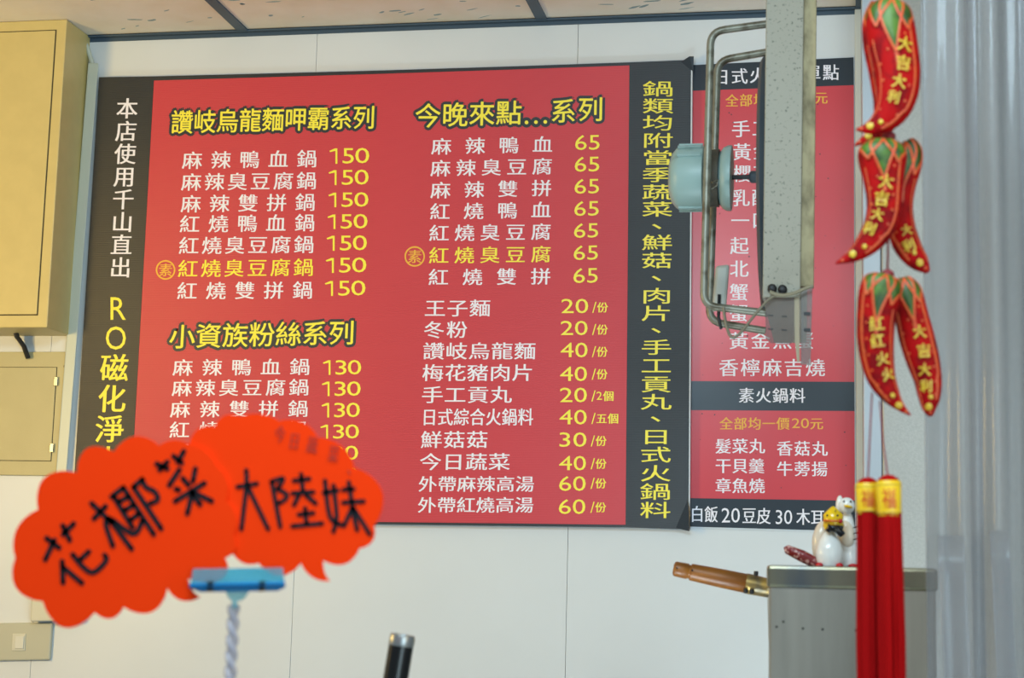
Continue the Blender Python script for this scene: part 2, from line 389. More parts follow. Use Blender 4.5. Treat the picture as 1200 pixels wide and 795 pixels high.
for t, xl, xr, yl, yr, m, n in (
    ('麻辣鴨血', 506, 647, 171.7, 169.3, MWHT, (674, 702.7, 158.5, 176)), ('麻辣臭豆腐', 505, 646.7, 197.3, 195, MWHT, (673.5, 702.3, 184, 201.5)),
    ('麻辣雙拼', 505, 646, 223, 220.5, MWHT, (673.3, 702, 210, 227.3)), ('紅燒鴨血', 504.3, 645.3, 248, 246, MWHT, (673, 701.7, 236, 253.3)),
    ('紅燒臭豆腐', 503.3, 645.3, 273.3, 271.7, MWHT, (672.7, 701, 262, 279)), ('紅燒臭豆腐', 503, 645.3, 299.5, 298, MYEL, (672.3, 700.7, 288, 305)),
    ('紅燒雙拼', 502.5, 645, 325, 324, MWHT, (672, 700.5, 314.5, 332))):
    R(t, xl, xr, yl, yr, 19.5, m, cw=22.5); N('65', *n, dy=-0.5)
Ink(TY).ring(486, 300.7, 12, 1.8).char('素', 486, 300.7, 15.5, 15.5).build(MOCH, big, 'round_mark')
for t, xl, xr, y, n, s in (
    ('王子麵', 498, 574.3, 361.3, ('20', 657.8, 689.3, 350.4, 367.3), ('/份', 694, 711.6, 360.4)),
    ('冬粉', 497, 547.2, 386.6, ('20', 657, 688.6, 376.2, 393), ('/份', 693.8, 711.4, 386.4)),
    ('讚岐烏龍麵', 496, 627.4, 411.6, ('40', 657, 688.6, 401.8, 419), ('/份', 693.6, 711.2, 412.4)),
    ('梅花豬肉片', 495.3, 624.6, 437, ('40', 656.3, 687.9, 429.8, 446.9), ('/份', 693.4, 711, 438.7)),
    ('手工貢丸', 494.5, 599.2, 462.8, ('20', 656.2, 687.8, 454.6, 471.7), ('/2個', 693, 720, 464.3)),
    ('日式綜合火鍋料', 494.5, 624.6, 489, ('40', 655.6, 687.5, 480.5, 497.7), ('/五個', 693, 725.3, 490.7)),
    ('鮮菇菇', 493.4, 571.3, 515.5, ('30', 655.6, 687.3, 507, 523.9), ('/份', 692.3, 710.5, 517)),
    ('今日蔬菜', 492.3, 597.3, 541.5, ('40', 655.2, 686.7, 534.6, 551.5), ('/份', 692.2, 710.4, 543.7)),
    ('外帶麻辣高湯', 490.8, 625.5, 567.6, ('60', 655.2, 686.4, 558.3, 575.6), ('/份', 692, 710.2, 566.7)),
    ('外帶紅燒高湯', 490, 624.8, 592.2, ('60', 654.8, 686, 585.4, 602.7), ('/份', 691.8, 710, 594.8))):
    cw = (xr - xl) / len(t) * 0.93
    R(t, xl, xr, y, y - 0.2, 20 if len(t) != 6 else 18.5, MWHT, cw=cw); N(*n, dy=0)
    ik = Ink(TY); rest = s[0][1:]; xs_, xe = s[1], s[2]; cy = s[3]
    ik.fit('/', xs_, xs_ + 5, cy - 6.5, cy + 6.5); cx = xs_ + 6; cw = 12.2
    if rest[0] == '2': ik.fit('2', cx, cx + 6.5, cy - 5, cy + 4.5); cx += 8; rest = rest[1:]
    for i, ch in enumerate(rest): ik.char(ch, cx + cw / 2 + i * (cw + 1.3), cy, cw, 12)
    ik.build(MYEL, big)
ik = Ink(TY)
for ch, a, b in (('鍋', 95, 113), ('類', 115, 133), ('均', 135, 153), ('附', 155.7, 173.3), ('當', 176, 193.3), ('季', 196, 213.5), ('蔬', 216, 234),
                 ('菜', 236, 254), ('、', 253, 272), ('鮮', 275, 293.3), ('菇', 296, 314.5), ('、', 313.5, 333), ('肉', 337.4, 356), ('片', 358, 376.4),
                 ('、', 375, 394), ('手', 398, 416), ('工', 419, 438), ('貢', 440.6, 460), ('丸', 461.7, 480.3), ('、', 478, 498), ('日', 503, 521),
                 ('式', 523.7, 542.3), ('火', 545, 564.5), ('鍋', 566.6, 586), ('料', 588.2, 607.5)):
    y = (a + b) / 2; x = 771.2 - (y - 104) / 493 * 3.2
    if ch == '、': x += 11; y -= 3
    ik.char(ch, x, y, 35, b - a, bold=((-0.2, 0), (0.2, 0), (0, 0.15)))
ik.build(MYEL, big, 'column_lettering')
ik = Ink(TY)
for i, ch in enumerate('本店使用千山直出'): ik.char(ch, 149 - 7.8 * i / 7, 127 + 186.5 * i / 7, 24, 24, bold=((-0.4, 0), (0.4, 0)))
ik.build(MWHT, big, 'column_lettering')
ik = Ink(TY).fit('R', 129.5, 147.5, 348.5, 375).fit('O', 124, 147.5, 382.7, 410)
for ch, x, y, w in (('磁', 134, 431, 31.5), ('化', 131.3, 467, 31.5), ('淨', 128.6, 502.7, 32), ('水', 126, 539, 32)): ik.char(ch, x, y, w, 32, bold=((-0.6, 0), (0.6, 0), (0, .5)))
ik.build(MYEL, big, 'column_lettering')

# ------------------------------------------------------------------ narrow menu panel beside it
SY = -0.0075
sm = empty('menu_board', P(905, 622, SY), 'narrow flat menu panel with three dark bands right of the large board', 'menu board')
MB().plate([(806, 74), (1001, 65.8), (1003, 624.5), (803, 619.3)], SY + 0.0006, 0.0028).build('backing', MCORE, sm)
zone([(807, 76.5), (1000.3, 67.2), (1000.6, 99.8), (806.8, 106.6)], MDARKF, y=SY, par=sm, th=0.0006)
zone([(806.8, 106.6), (1000.6, 99.8), (1001.2, 447.7), (804.8, 446.8)], MREDF, y=SY, par=sm, th=0.0006)
zone([(804.8, 446.8), (1001.2, 447.7), (1001.4, 482), (804.6, 480.9)], MDARKF, y=SY, par=sm, th=0.0006)
zone([(804.6, 480.9), (1001.4, 482), (1001.8, 587), (804, 584)], MREDF, y=SY, par=sm, th=0.0006)
zone([(804, 584), (1001.8, 587), (1002.2, 623), (803.5, 617.3)], MDARKF, y=SY, par=sm, th=0.0006)
TY = SY - 0.0004
def R2(t, xl, xr, yl, yr, h, m=MWHT, cw=None): Ink(TY).row(t, xl, xr, yl, yr, h, cw=cw).build(m, sm)
R2('日式火鍋料單點', 836, 983, 90, 84.7, 18.5, cw=18.5)
ik = Ink(TY).row('全部均一價', 850.5, 931, 118, 116, 14.5, cw=14.5).fit('15', 934, 951, 110, 121)
ik.char('元', 962.5, 114.6, 14.5, 14).build(MOCH, sm)
for t, y, x in (('手工', 151, 857.8), ('黃金', 178, 859), ('櫻花', 203.5, 859), ('乳酪', 232, 857.5), ('一口', 258.5, 857), ('起', 288, 856), ('北', 315, 855.8),
                ('蟹', 342.5, 855.5), ('蟹', 367, 855.3)):
    R2(t, x, x + 45, y, y - 0.5, 20, cw=21)
R2('黃金魚蛋', 855, 953, 399.5, 399, 20, cw=21.5)
R2('香檸麻吉燒', 843, 966.5, 431, 431, 20.5, cw=22)
R2('素火鍋料', 865.8, 943.4, 463.5, 463.7, 17.5, cw=17.8)
ik = Ink(TY).row('全部均一價', 843.6, 925, 496.6, 496.6, 14.5, cw=14.8).fit('20', 928, 948, 490.5, 502)
ik.char('元', 957, 496.6, 15, 14).build(MOCH, sm)
R2('髮菜丸', 838.6, 896, 523, 523, 17.5, cw=18); R2('香菇丸', 910.6, 969.5, 525.7, 525.9, 17.5, cw=18)
R2('干貝羹', 838.6, 895.6, 546, 546.3, 17.5, cw=18); R2('牛蒡揚', 910.6, 969.5, 549.5, 549.8, 17.5, cw=18)
R2('章魚燒', 838.6, 896, 569.4, 569.6, 17.5, cw=18)
ik = Ink(TY).row('白飯', 809.5, 841, 602.6, 603, 19, cw=15).fit('20', 845.6, 867, 595.7, 612.8)
ik.row('豆皮', 870, 903, 604.5, 605, 19, cw=16).fit('30', 909, 928.3, 598, 614.6).row('木耳', 933.5, 966, 606, 607, 19, cw=15.5)
ik.build(MWHT, sm)
sp = MB()                                              # small grease specks
for i in range(60):
    x = random.uniform(820, 995); y = random.uniform(110, 575)
    r = random.uniform(0.3, 0.9)
    sp.plate([(x + r * math.cos(q), y + r * math.sin(q)) for q in (0, 1.05, 2.1, 3.14, 4.2, 5.25)], TY - 0.0002, 0.0004)
o = sp.build('grease_speck', MDARK, sm, weld=False); o['kind'] = 'stuff'

# ------------------------------------------------------------------ left wall fittings
# raised meter cabinet
CY = -0.118
cab = empty('meter_cabinet', P(30, 386, -0.06), 'yellowish metal wall cabinet with a flush door, top left under the ceiling', 'cabinet')
xa, xb = P(-130, 200, CY).x, P(67, 200, CY).x; zb = P(30, 384, CY).z; zt = P(30, 24.5, CY).z
MB().box((xa, CY, zb), (xb, -0.004, zt)).build('body', MBOXF, cab, bevel=0.002)
dx, dzt, dzb = P(54, 200, CY - .002).x, P(30, 37, CY - .002).z, P(30, 368.5, CY - .002).z
MB().box((xa + 0.03, CY - 0.0004, dzb - 0.0022), (dx + 0.0022, CY + 0.001, dzt + 0.0022)).build('door_gap', MLINE, cab)
MB().box((xa + 0.032, CY - 0.0022, dzb), (dx, CY - 0.0003, dzt)).build('door', MBOXF, cab, bevel=0.0008)
cb = MB(); a = P(22, 380, -0.06); cb.tube([P(16, 382, -0.05), P(20, 395, -0.035), P(28, 406, -0.02), P(33, 420, -0.012)], [0.011] * 4, 10, flat=0.35)
tag(cb.build('power_cable', MBLK, smooth=True), 'short flat black cable between the yellow cabinet and the access panel', 'cable')
# flush access panel
PYp = -0.010
pan = empty('access_panel', P(30, 556, PYp), 'beige metal access panel with small hinged door below the yellow cabinet', 'panel')
zt, zb = P(30, 412.5, PYp).z, P(30, 557.5, PYp).z; xb = P(79, 480, PYp).x; xa = P(-160, 480, PYp).x
MB().box((xa, PYp, zb), (xb, -0.004, zt)).build('frame', MPAN, pan, bevel=0.0015)
dxr = P(63.5, 480, PYp).x; z1, z2 = P(30, 431, PYp).z, P(30, 540, PYp).z
MB().box((xa + .05, PYp - .0004, z2 - .0012), (dxr + .0012, PYp + .0005, z1 + .0012)).build('door_gap', MLINE, pan)
MB().box((xa + .052, PYp - .002, z2), (dxr, PYp - .0003, z1)).build('door', MPAN, pan, bevel=0.0006)
for (px, py) in ((65.5, 447), (60.5, 525)):
    MB().plate([(px - 2, py - 5), (px + 2, py - 5), (px + 1.4, py + 5), (px - 2.6, py + 5)], PYp - 0.006, 0.004).build('hinge', MSTEEL, pan, bevel=0.0005)
for (px, py) in ((77, 429.5), (70.5, 540)):
    c = P(px, py, PYp); MB().lathe([(0, .004), (.002, .0038), (.003, .002), (.0032, 0)], c + Vector((0, .0002, 0)), c - Vector((0, 1, 0)), 16).build('screw', mat('screw_dark', (90, 78, 48), .4, metal=.6), pan, smooth=True)
# conduit down the wall with a flexible end at the ceiling
con = empty('wall_conduit', P(92, 400, -.01), 'pale vertical plastic cable trunking running down the wall left of the large board', 'conduit')
MB().loft([P(103.3, 74, -.02), P(115.6, 74, -.02), P(67.5, 688, -.02), P(55, 688, -.02)],
          [P(103.3, 74, -.004), P(115.6, 74, -.004), P(67.5, 688, -.004), P(55, 688, -.004)]).build('trunking', MCOND, con, bevel=0.002)
MB().tube([P(92.5, 34, -.016), P(97, 44, -.016), P(103, 58, -.014), P(108.5, 76, -.012)], .0058, 10, flat=0.8).build('flexible_end', MCOND, con, smooth=True)
# surface box and switch plate
bx = MB().plate([(37, 690), (92, 690), (89, 727.5), (35, 729)], -0.034, 0.030).build('junction_box', mat('box_cream', (206, 204, 184), .45), bevel=0.003)
tag(bx, 'small pale junction box half hidden behind the orange card', 'junction box')
sw = empty('light_switch', P(22, 775, -.01), 'beige double-width light switch plate with one rocker, bottom left', 'switch')
MB().plate([(-60, 731.5), (61, 730), (58, 774), (-60, 776)], -0.013, 0.009).build('plate', mat('switch_plate', (184, 184, 164), .4), sw, bevel=0.003)
MB().plate([(14.5, 743), (30, 743), (29, 763), (13.5, 763)], -0.0150, 0.003).build('rocker_frame', mat('rocker_frame', (205, 204, 186), .35), sw, bevel=0.0008)
MB().plate([(18, 746), (28, 746), (27, 760.5), (17, 760.5)], -0.0175, 0.003).build('rocker', mat('rocker', (216, 215, 200), .3), sw, bevel=0.0008)

# ------------------------------------------------------------------ exhaust fan seen edge-on
YN, YF = -0.90, -0.76; Y0, Y1 = -1.03, -0.62
cen = P(826, 209, -0.83)
fan = empty('exhaust_fan', P(920, 345, -0.83), 'grey square exhaust fan hanging edge-on in front of the narrow menu panel', 'fan')
def quad(y, *pts): return [P(a, b, y) for a, b in pts]
near = ((898.5, -60), (943, -60), (938, 349), (893.5, 349))
A = quad(Y0, *near); ex = Vector((1, 0, 0))
MB().loft(A, [p + Vector((0, 0.006, 0)) for p in A]).build('side_sheet', MFAN, fan, bevel=0.0015)
MB().loft([p + Vector((0, Y1 - Y0 - 0.006, 0)) for p in A], [p + Vector((0, Y1 - Y0, 0)) for p in A]).build('side_sheet', MFAN, fan, bevel=0.0015)
t0, t1, b1, b0 = A
for u, v, w in ((t0, t1, -1), (b0, b1, 1)):
    dz = Vector((0, 0, 0.006 * w)); q = Vector((0, 0.0062, 0)); r = Vector((0, Y1 - Y0 - 0.0062, 0))
    MB().loft([u + q, v + q, v + r, u + r], [u + q + dz, v + q + dz, v + r + dz, u + r + dz]).build('end_sheet', MFAN, fan)
# tan flange on the right-hand side
Fq = quad(Y0 + 0.004, (940.5, -60), (957.5, -60), (953.5, 336), (936.5, 336))
MB().loft(Fq, [p + Vector((0, 0.016, 0)) for p in Fq]).build('flange', MFAN2, fan, bevel=0.001)
# round shroud on the left, axis along x
rc = P(893, 220, -0.83); rc.x = -0.1035; rad = 0.188
s = MB(); seg = 48; prof = [(0.004, rad - .004), (-0.004, rad), (-0.008, rad - .006), (-0.009, rad - .016), (-0.006, rad - .022), (0.002, rad - .026)]
v = []; f = []
for (dx_, r) in prof:
    for k in range(seg):
        q = 2 * math.pi * k / seg; v.append(rc + Vector((dx_, r * math.cos(q), r * math.sin(q))))
n = len(prof)
for i in range(n):
    for k in range(seg):
        f.append((i * seg + k, i * seg + (k + 1) % seg, ((i + 1) % n) * seg + (k + 1) % seg, ((i + 1) % n) * seg + k))
s.add(v, f).build('shroud', MSHR, fan, smooth=True)
# shaft, hub, blades
pa, pb = P(857, 208, -.83), P(905, 207, -.83)
MB().lathe([(0, .0035), ((pb - pa).length, .0035)], pa, pb, 14).build('shaft', MBLK, fan, smooth=True)
pa2 = P(878, 207.5, -.83); MB().lathe([(0, .006), (.003, .009), (.02, .009), (.021, .006)], pa2, pb, 20).build('collar', MSHR, fan, smooth=True)
hb = P(904, 207, -.83); MB().lathe([(-.004, .02), (0, .032), (.02, .032), (.024, .024)], hb, hb + ex, 24).build('hub', MSHR, fan, smooth=True)
for k in range(4):
    q0 = k * math.pi / 2 + .4; L = []; U = []
    for (r, w, dxx) in ((.03, .25, .004), (.09, .42, .008), (.155, .48, .010)):
        for sg in (-1, 1):
            q = q0 + sg * w; pnt = hb + Vector((.01 + sg * dxx, r * math.cos(q), r * math.sin(q))); L.append(pnt); U.append(pnt + Vector((.0015, 0, 0)))
    order = [0, 2, 4, 5, 3, 1]
    MB().loft([L[i] for i in order], [U[i] for i in order]).build('blade', MFAN, fan)
# two bent tube frames
def bend(corners, rpx, y):
    pts = []
    for i, (a, b) in enumerate(corners):
        if i in (0, len(corners) - 1): pts.append((a, b)); continue
        p, q, r = Vector(corners[i - 1]), Vector((a, b)), Vector(corners[i + 1]); u = (p - q).normalized(); w = (r - q).normalized()
        for t in range(7):
            k = t / 6; c0 = q + u * rpx; c1 = q + w * rpx; pts.append(tuple(c0 * (1 - k) ** 2 + q * 2 * k * (1 - k) + c1 * k * k))
    return [P(a, b, y) for a, b in pts]
MB().tube(bend([(900, 28), (833, 37), (824.5, 358.5), (898, 367)], 16, YN), 4.7 * S(YN), 12).build('tube_frame', MTUBE, fan, smooth=True)
MB().tube(bend([(900, 61), (841, 71), (831, 377), (897, 388)], 16, YF), 4.6 * S(YF), 12).build('tube_frame', MTUBE, fan, smooth=True)
# motor
a = P(785, 209, -.83); e = P(858, 209, -.83); px = (e - a).length / 73
mo = MB()
mo.lathe([(0, 20 * px), (3 * px, 29 * px), (8 * px, 35 * px), (13 * px, 37.5 * px), (40 * px, 38 * px), (41 * px, 36 * px), (41.5 * px, 30 * px)], a, e, 40)
m1 = mo.build('motor', MMOT, fan, smooth=True)
MB().lathe([(40 * px, 33 * px), (58 * px, 34 * px)], a, e, 40).build('motor_core', MMOTD, m1, smooth=True)
MB().lathe([(56.5 * px, 24 * px), (59 * px, 31 * px), (63 * px, 36 * px), (68 * px, 38.5 * px), (72.5 * px, 38.5 * px), (73 * px, 36 * px)], a, e, 40).build('end_bell', MMOT, m1, smooth=True)
for ang in (-150, -125, -100, -78, 82, 104, 126, 30, 55):
    q = math.radians(ang); c = a + Vector((0, -math.cos(q) * 38.2 * px, math.sin(q) * 38.2 * px))
    u = Vector((0, -math.cos(q), math.sin(q))); w = Vector((0, math.sin(q), math.cos(q)))
    A = [c + ex * 11 * px + w * 2.2 * px - u * px, c + ex * 39 * px + w * 2.2 * px - u * px, c + ex * 39 * px - w * 2.2 * px - u * px, c + ex * 11 * px - w * 2.2 * px - u * px]
    MB().loft(A, [p + u * 3 * px for p in A]).build('rib', MMOT, m1, bevel=0.0006)
MB().tube([P(829, 214, -.885), P(836, 214, -.889), P(841, 211, -.885), P(840, 218, -.885), P(834, 222, -.885)], 1.4 * S(-.85), 8).build('cable_grommet', MTUBE, m1, smooth=True)
# capacitor box, cables, brackets
MB().loft(quad(-.885, (838.5, 312), (855, 310), (851, 362), (834, 366)), quad(-.855, (838.5, 312), (855, 310), (851, 362), (834, 366))).build('capacitor_box', mat('capacitor', (158, 158, 146), .5), fan, bevel=0.004)
def smooth_path(pp, y, n=26):
    return [P(a, b, y) for a, b in catmull(pp, n)]
MB().tube(smooth_path([(848, 360), (850, 376), (856, 394), (866, 392), (884, 370), (900, 352), (912, 345)], -1.038), 1.8 * S(-1.03), 8).build('cable', mat('cable_grey', (112, 104, 84), .5), fan, smooth=True)
MB().tube(smooth_path([(902, 342), (915, 346), (930, 344), (944, 338), (953, 335)], -1.04), 2 * S(-1.03), 8).build('cable', mat('cable_beige', (130, 122, 98), .5), fan, smooth=True)
for (cx, cy) in ((905, 339), (917, 340)):
    c = P(cx, cy, Y0 + .001); MB().lathe([(0, 5.6 * S(Y0)), (.006, 5.4 * S(Y0)), (.008, 3.6 * S(Y0))], c, c - Vector((0, 1, 0)), 18).build('grommet', MBLK, fan, smooth=True)
MB().plate([(897, 349), (931, 349), (930, 400), (926, 403), (903, 402), (897, 396)], Y0, .003).build('clear_bracket', MCLEAR, fan, bevel=0.0005)
for (cx, cy) in ((903, 370), (919, 371), (903, 386), (919, 387)):
    MB().plate([(cx - 3, cy - 1), (cx + 3, cy - .6), (cx + 3, cy + .8), (cx - 3, cy + .4)], Y0 - .0006, .001).build('slot', MBLK, fan)
MB().plate([(930.5, 349), (936.5, 349), (937, 424), (934, 424), (931.5, 400)], Y0 + .001, .004).build('bracket_strip', mat('bracket_tan', (150, 138, 112), .5), fan)
MB().plate([(938.5, 337), (952, 337), (950, 428), (938.5, 427)], Y0 + .003, .003).build('bracket_strip', clear('bracket_plastic', (150, 146, 142), .4, .2, .12), fan, bevel=0.0005)
for cy in (368, 387): MB().plate([(942, cy - 2), (949.5, cy - 2), (949.5, cy + 2), (942, cy + 1.6)], Y0 + .002, .002).build('slot', MBLK, fan)
MB().tube([P(843, 345, -.89), P(842, 372, -.885), P(845, 385, -.87)], 2 * S(-.9), 8).build('cable_tie', MBLK, fan, smooth=True)
zt = A = t0.z
for xx in (t0.x + .01, t1.x - .01):
    MB().box((xx - .006, -0.86, t0.z), (xx + .006, -0.84, ZC + 0.001)).build('hanger', MTUBE, fan)

# ------------------------------------------------------------------ counter (below the frame) and things on it
CZ = 1.0
cnt = empty('steel_counter', (-0.4, -1.55, 0), 'long stainless steel counter below the picture edge carrying tank and clip stand', 'counter')
MB().box((-1.4, -2.35, CZ - .04), (0.6, -0.75, CZ)).build('worktop', MSTEEL, cnt, bevel=0.003)
for x in (-1.34, .54):
    for y in (-2.29, -.81): MB().box((x - .02, y - .02, 0), (x + .02, y + .02, CZ - .04)).build('leg', MSTEEL, cnt)
# tank
TF = -1.30
xa, xb = P(900.8, 730, TF).x, P(1097, 730, TF).x; zt = P(998, 664.5, TF).z; zr = P(998, 691.5, TF).z
tank = empty('steel_tank', ((xa + xb) / 2, TF + .1, CZ), 'dull square stainless steel tank with a polished rim behind the red tassels', 'tank')
MB().box((xa, TF, CZ), (xb, TF + .20, zt - .002)).build('body', MSTEELB, tank, bevel=0.003)
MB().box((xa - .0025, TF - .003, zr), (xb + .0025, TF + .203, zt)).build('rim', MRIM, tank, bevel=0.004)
for (cx, cy) in ((910, 735), (941, 737), (964, 738), (1003, 739), (918, 729)):
    c = P(cx, cy, TF); MB().ball(c, .0016, 8, 6, (1, .3, 1)).build('dirt_spot', MMOTD, tank, smooth=True)
# shelf and saucepan behind the tank
sx0, sx1 = P(915, 700, -1.05).x, P(1080, 700, -1.05).x; SZ = EYE - 0.055
tag(MB().box((sx0, -1.085, CZ), (sx1, -0.86, SZ)).build('steel_stand', MSTEELB, bevel=0.003), 'low steel stand hidden behind the square tank', 'stand')
panx = P(975, 700, -0.98).x; pc = Vector((panx, -0.975, SZ))
pt = empty('saucepan', pc, 'saucepan behind the tank with a brown wooden handle pointing left', 'saucepan')
pr = MB().lathe([(0, .075), (.004, .082), (.068, .084), (.070, .087), (.072, .084)], pc, pc + Vector((0, 0, 1)), 36).build('pan', MSTEEL, pt, smooth=True)
h0, h1 = P(789, 666.5, -1.0), P(905, 690.5, -0.985); L = (h1 - h0).length; q = L / 118
MB().lathe([(0, 5 * q), (1 * q, 8 * q), (3 * q, 8.8 * q), (17 * q, 9.2 * q), (18 * q, 8.2 * q), (20 * q, 8.2 * q), (21 * q, 10 * q), (55 * q, 11 * q), (88 * q, 11.4 * q), (90 * q, 10 * q)], h0, h1, 26).build('wooden_handle', MWOOD, pt, smooth=True)
MB().lathe([(86 * q, 11.8 * q), (92 * q, 12 * q), (118 * q, 11 * q), (128 * q, 10 * q)], h0, h1, 26).build('ferrule', MBRASS, pt, smooth=True)
for (cx, cy) in ((794, 666.5), (812, 669)):
    c = P(cx, cy, -1.0) - Vector((0, 8.6 * q, 0)); MB().ball(c, 1.2 * q, 8, 6).build('pin_hole', MBLK, pt)
for (cx, cy) in ((886, 671.5), (874, 692), (881, 693)):
    c = P(cx, cy, -1.0); MB().lathe([(-.002, 2.6 * q), (.003, 2.8 * q), (.004, 1.5 * q)], c, c - Vector((0, 0, 1)), 12).build('rivet', MBLK, pt, smooth=True)

# ------------------------------------------------------------------ glazed figurines on the tank
def bx_(px, py, y): return P(px, py, y)
FY = -1.175; K = S(FY)
hen = empty('bird_figurine', Vector((P(972, 660, FY).x, FY, zt)), 'glazed white bird figurine with a yellow peaked head and black collar on the tank', 'figurine')
b = MB(); c0 = P(972, 640, FY); zbase = zt
h_ = (c0.z - zbase)
b.lathe([(0, 6 * K), (2 * K, 13 * K), (8 * K, 15.5 * K), (20 * K, 15.5 * K), (30 * K, 12.5 * K), (38 * K, 8 * K), (42 * K, 5 * K)], (c0.x, FY, zbase), (c0.x, FY, zbase + 1), 28)
b.build('body', MCER, hen, smooth=True)
b = MB(); c = P(962, 634, FY + .02); b.ball(c, 1, 18, 14, (10 * K, 9 * K, 23 * K), Matrix.Rotation(0.12, 3, 'Y')); b.build('wing', MCREAM, hen, smooth=True)
b = MB(); b.tube([P(970, 623, FY - .012), P(973, 618, FY - .014), P(981, 620, FY - .016), P(987, 627, FY - .012)], [3 * K, 5 * K, 5 * K, 4 * K], 12); b.build('collar', MDGL, hen, smooth=True)
hd = MB(); hc = P(976.5, 609, FY - .006)
hd.lathe([(-13 * K, 6 * K), (-12 * K, 10 * K), (-7 * K, 12 * K), (0, 11 * K), (5 * K, 11.5 * K), (10 * K, 7 * K), (14 * K, 2.5 * K), (15 * K, .5 * K)], hc, hc + Vector((0, 0, 1)), 24)
hdo = hd.build('head', MYGL, hen, smooth=True)
b = MB(); b.tube([P(965.5, 610.5, FY - .015), P(970, 610.5, FY - .022), P(976, 611, FY - .025), P(983, 611, FY - .022)], 1.4 * K, 8); b.build('beak', mat('beak_orange', (214, 110, 30), .2), hdo, smooth=True)
for (x, y, mm, r, dd) in ((969.5, 604.5, MDGL, 1.3, .019), (981.5, 604.5, MDGL, 1.3, .017), (985, 611, MRGL, 2.6, .013), (986, 618.5, MDGL, 2.4, .012), (979, 599, MDGL, .9, .012)):
    MB().ball(P(x, y, FY - .006 - dd), r * K, 12, 8).build('painted_spot', mm, hdo, smooth=True)
for x in (960, 984):
    MB().ball((P(x, 660, FY - .016).x, FY - .014, zt + 3 * K), 4 * K, 12, 8, (1.1, 1.1, .8)).build('foot', MRGL, hen, smooth=True)
DY = -1.145; K2 = S(DY)
dk = empty('duck_figurine', Vector((P(996, 660, DY).x, DY, zt)), 'white glazed duck figurine with yellow beak, right of the yellow-headed one', 'figurine')
xk = P(993, 640, DY).x
MB().lathe([(0, 7 * K2), (3 * K2, 13 * K2), (15 * K2, 15 * K2), (32 * K2, 13 * K2), (48 * K2, 8.5 * K2), (60 * K2, 6 * K2), (64 * K2, 4 * K2)], (xk, DY, zt), (xk, DY, zt + 1), 28).build('body', MCER, dk, smooth=True)
hc = P(992, 593, DY - .008); hd = MB().ball(hc, 1, 18, 14, (9.5 * K2, 9 * K2, 9.5 * K2)); hdo = hd.build('head', MCER, dk, smooth=True)
MB().ball(P(983.5, 591, DY - .006), 1, 14, 10, (4 * K2, 5 * K2, 10 * K2), Matrix.Rotation(.1, 3, 'Y')).build('crest', MCER, hdo, smooth=True)
MB().ball(P(994, 594, DY - .019), 1, 14, 8, (5 * K2, 5 * K2, 2 * K2), Matrix.Rotation(.2, 3, 'Y')).build('beak', MYGL, hdo, smooth=True)
for x in (989, 997): MB().ball(P(x, 588, DY - .0165), 1.2 * K2, 10, 8).build('eye', MDGL, hdo, smooth=True)
MB().ball(P(992, 626, DY - .014), 1, 16, 12, (9 * K2, 4 * K2, 15 * K2), Matrix.Rotation(-.15, 3, 'Y')).build('wing', MCREAM, dk, smooth=True)
for i, y in enumerate((617, 624, 631)): MB().tube([P(1000, y + 2, DY - .0185), P(1006, y, DY - .017), P(1012, y - 2, DY - .012)], .7 * K2, 6).build('feather_line', MDGL, dk, smooth=True)
MB().ball((P(1000, 660, DY).x, DY - .018, zt + 3 * K2), 4.5 * K2, 12, 8, (1.4, 1, .7)).build('foot', MRGL, dk, smooth=True)
st = MB().tube([P(919, 644.5, FY), P(922, 644, FY), P(940, 652, FY), P(956, 660, FY), P(966, 664, FY)], [3 * K, 5.6 * K, 7.5 * K, 7 * K, 5 * K], 12, flat=.8).build('red_stick', MMAR, smooth=True)
tag(st, 'mottled dark red stick leaning out left of the figurines on the tank', 'ornament')

# ------------------------------------------------------------------ leaning steel tube at the bottom
pb_ = P(471.5, 748, -1.7); dn = (P(463, 800, -1.7) - pb_).normalized(); Lp = (pb_.z - CZ) / -dn.z; r = 15.2 * S(-1.7)
pole = empty('steel_tube', pb_ + dn * Lp, 'dark steel tube standing up at the bottom edge, slightly tilted with a bright rim', 'tube')
dark_steel = mat('dark_steel', (58, 58, 56), 0.25, metal=0.9)
MB().lathe([(0.004, r * .98), (Lp, r)], pb_, pb_ + dn, 32).build('shaft', dark_steel, pole, smooth=True)
MB().lathe([(0, r * .72), (-.003, r * .8), (-.003, r * .93), (0, r * 1.01), (.006, r * 1.01), (.0075, r * .98)], pb_, pb_ + dn, 32).build('rim', MSTEEL, pole, smooth=True)

# ------------------------------------------------------------------ orange cards on a blue clip
GY = -2.10
def scallop(cusps):
    """cusps: (x, y, bulge) with bulge = height of the arc to the next cusp, in px"""
    out = []; n = len(cusps)
    for i in range(n):
        x, y, b = cusps[i]; x2, y2, _ = cusps[(i + 1) % n]; dx_, dy_ = x2 - x, y2 - y; L = math.hypot(dx_, dy_); nx, ny = dy_ / L, -dx_ / L
        for k in range(10 if b else 1):
            t = k / 10; s_ = math.sin(math.pi * t) ** 0.8 if b else 0
            out.append((x + dx_ * t + nx * b * s_, y + dy_ * t + ny * b * s_))
    return out
def g(x, y): return (x / 2.524, 480 + y / 2.524)
def cz(lst): return [(g(x, y)[0], g(x, y)[1], b) for x, y, b in lst]
left = cz([(45, 440, 13), (112, 297, 22), (228, 187, 19), (336, 126, 15), (470, 108, 6), (560, 104, 6), (640, 170, 8), (668, 270, 8), (690, 370, 8),
           (664, 440, 8), (640, 508, 3), (556, 500, -4), (592, 555, 10), (494, 528, 19), (364, 584, 11), (280, 600, 25), (126, 568, 18)])
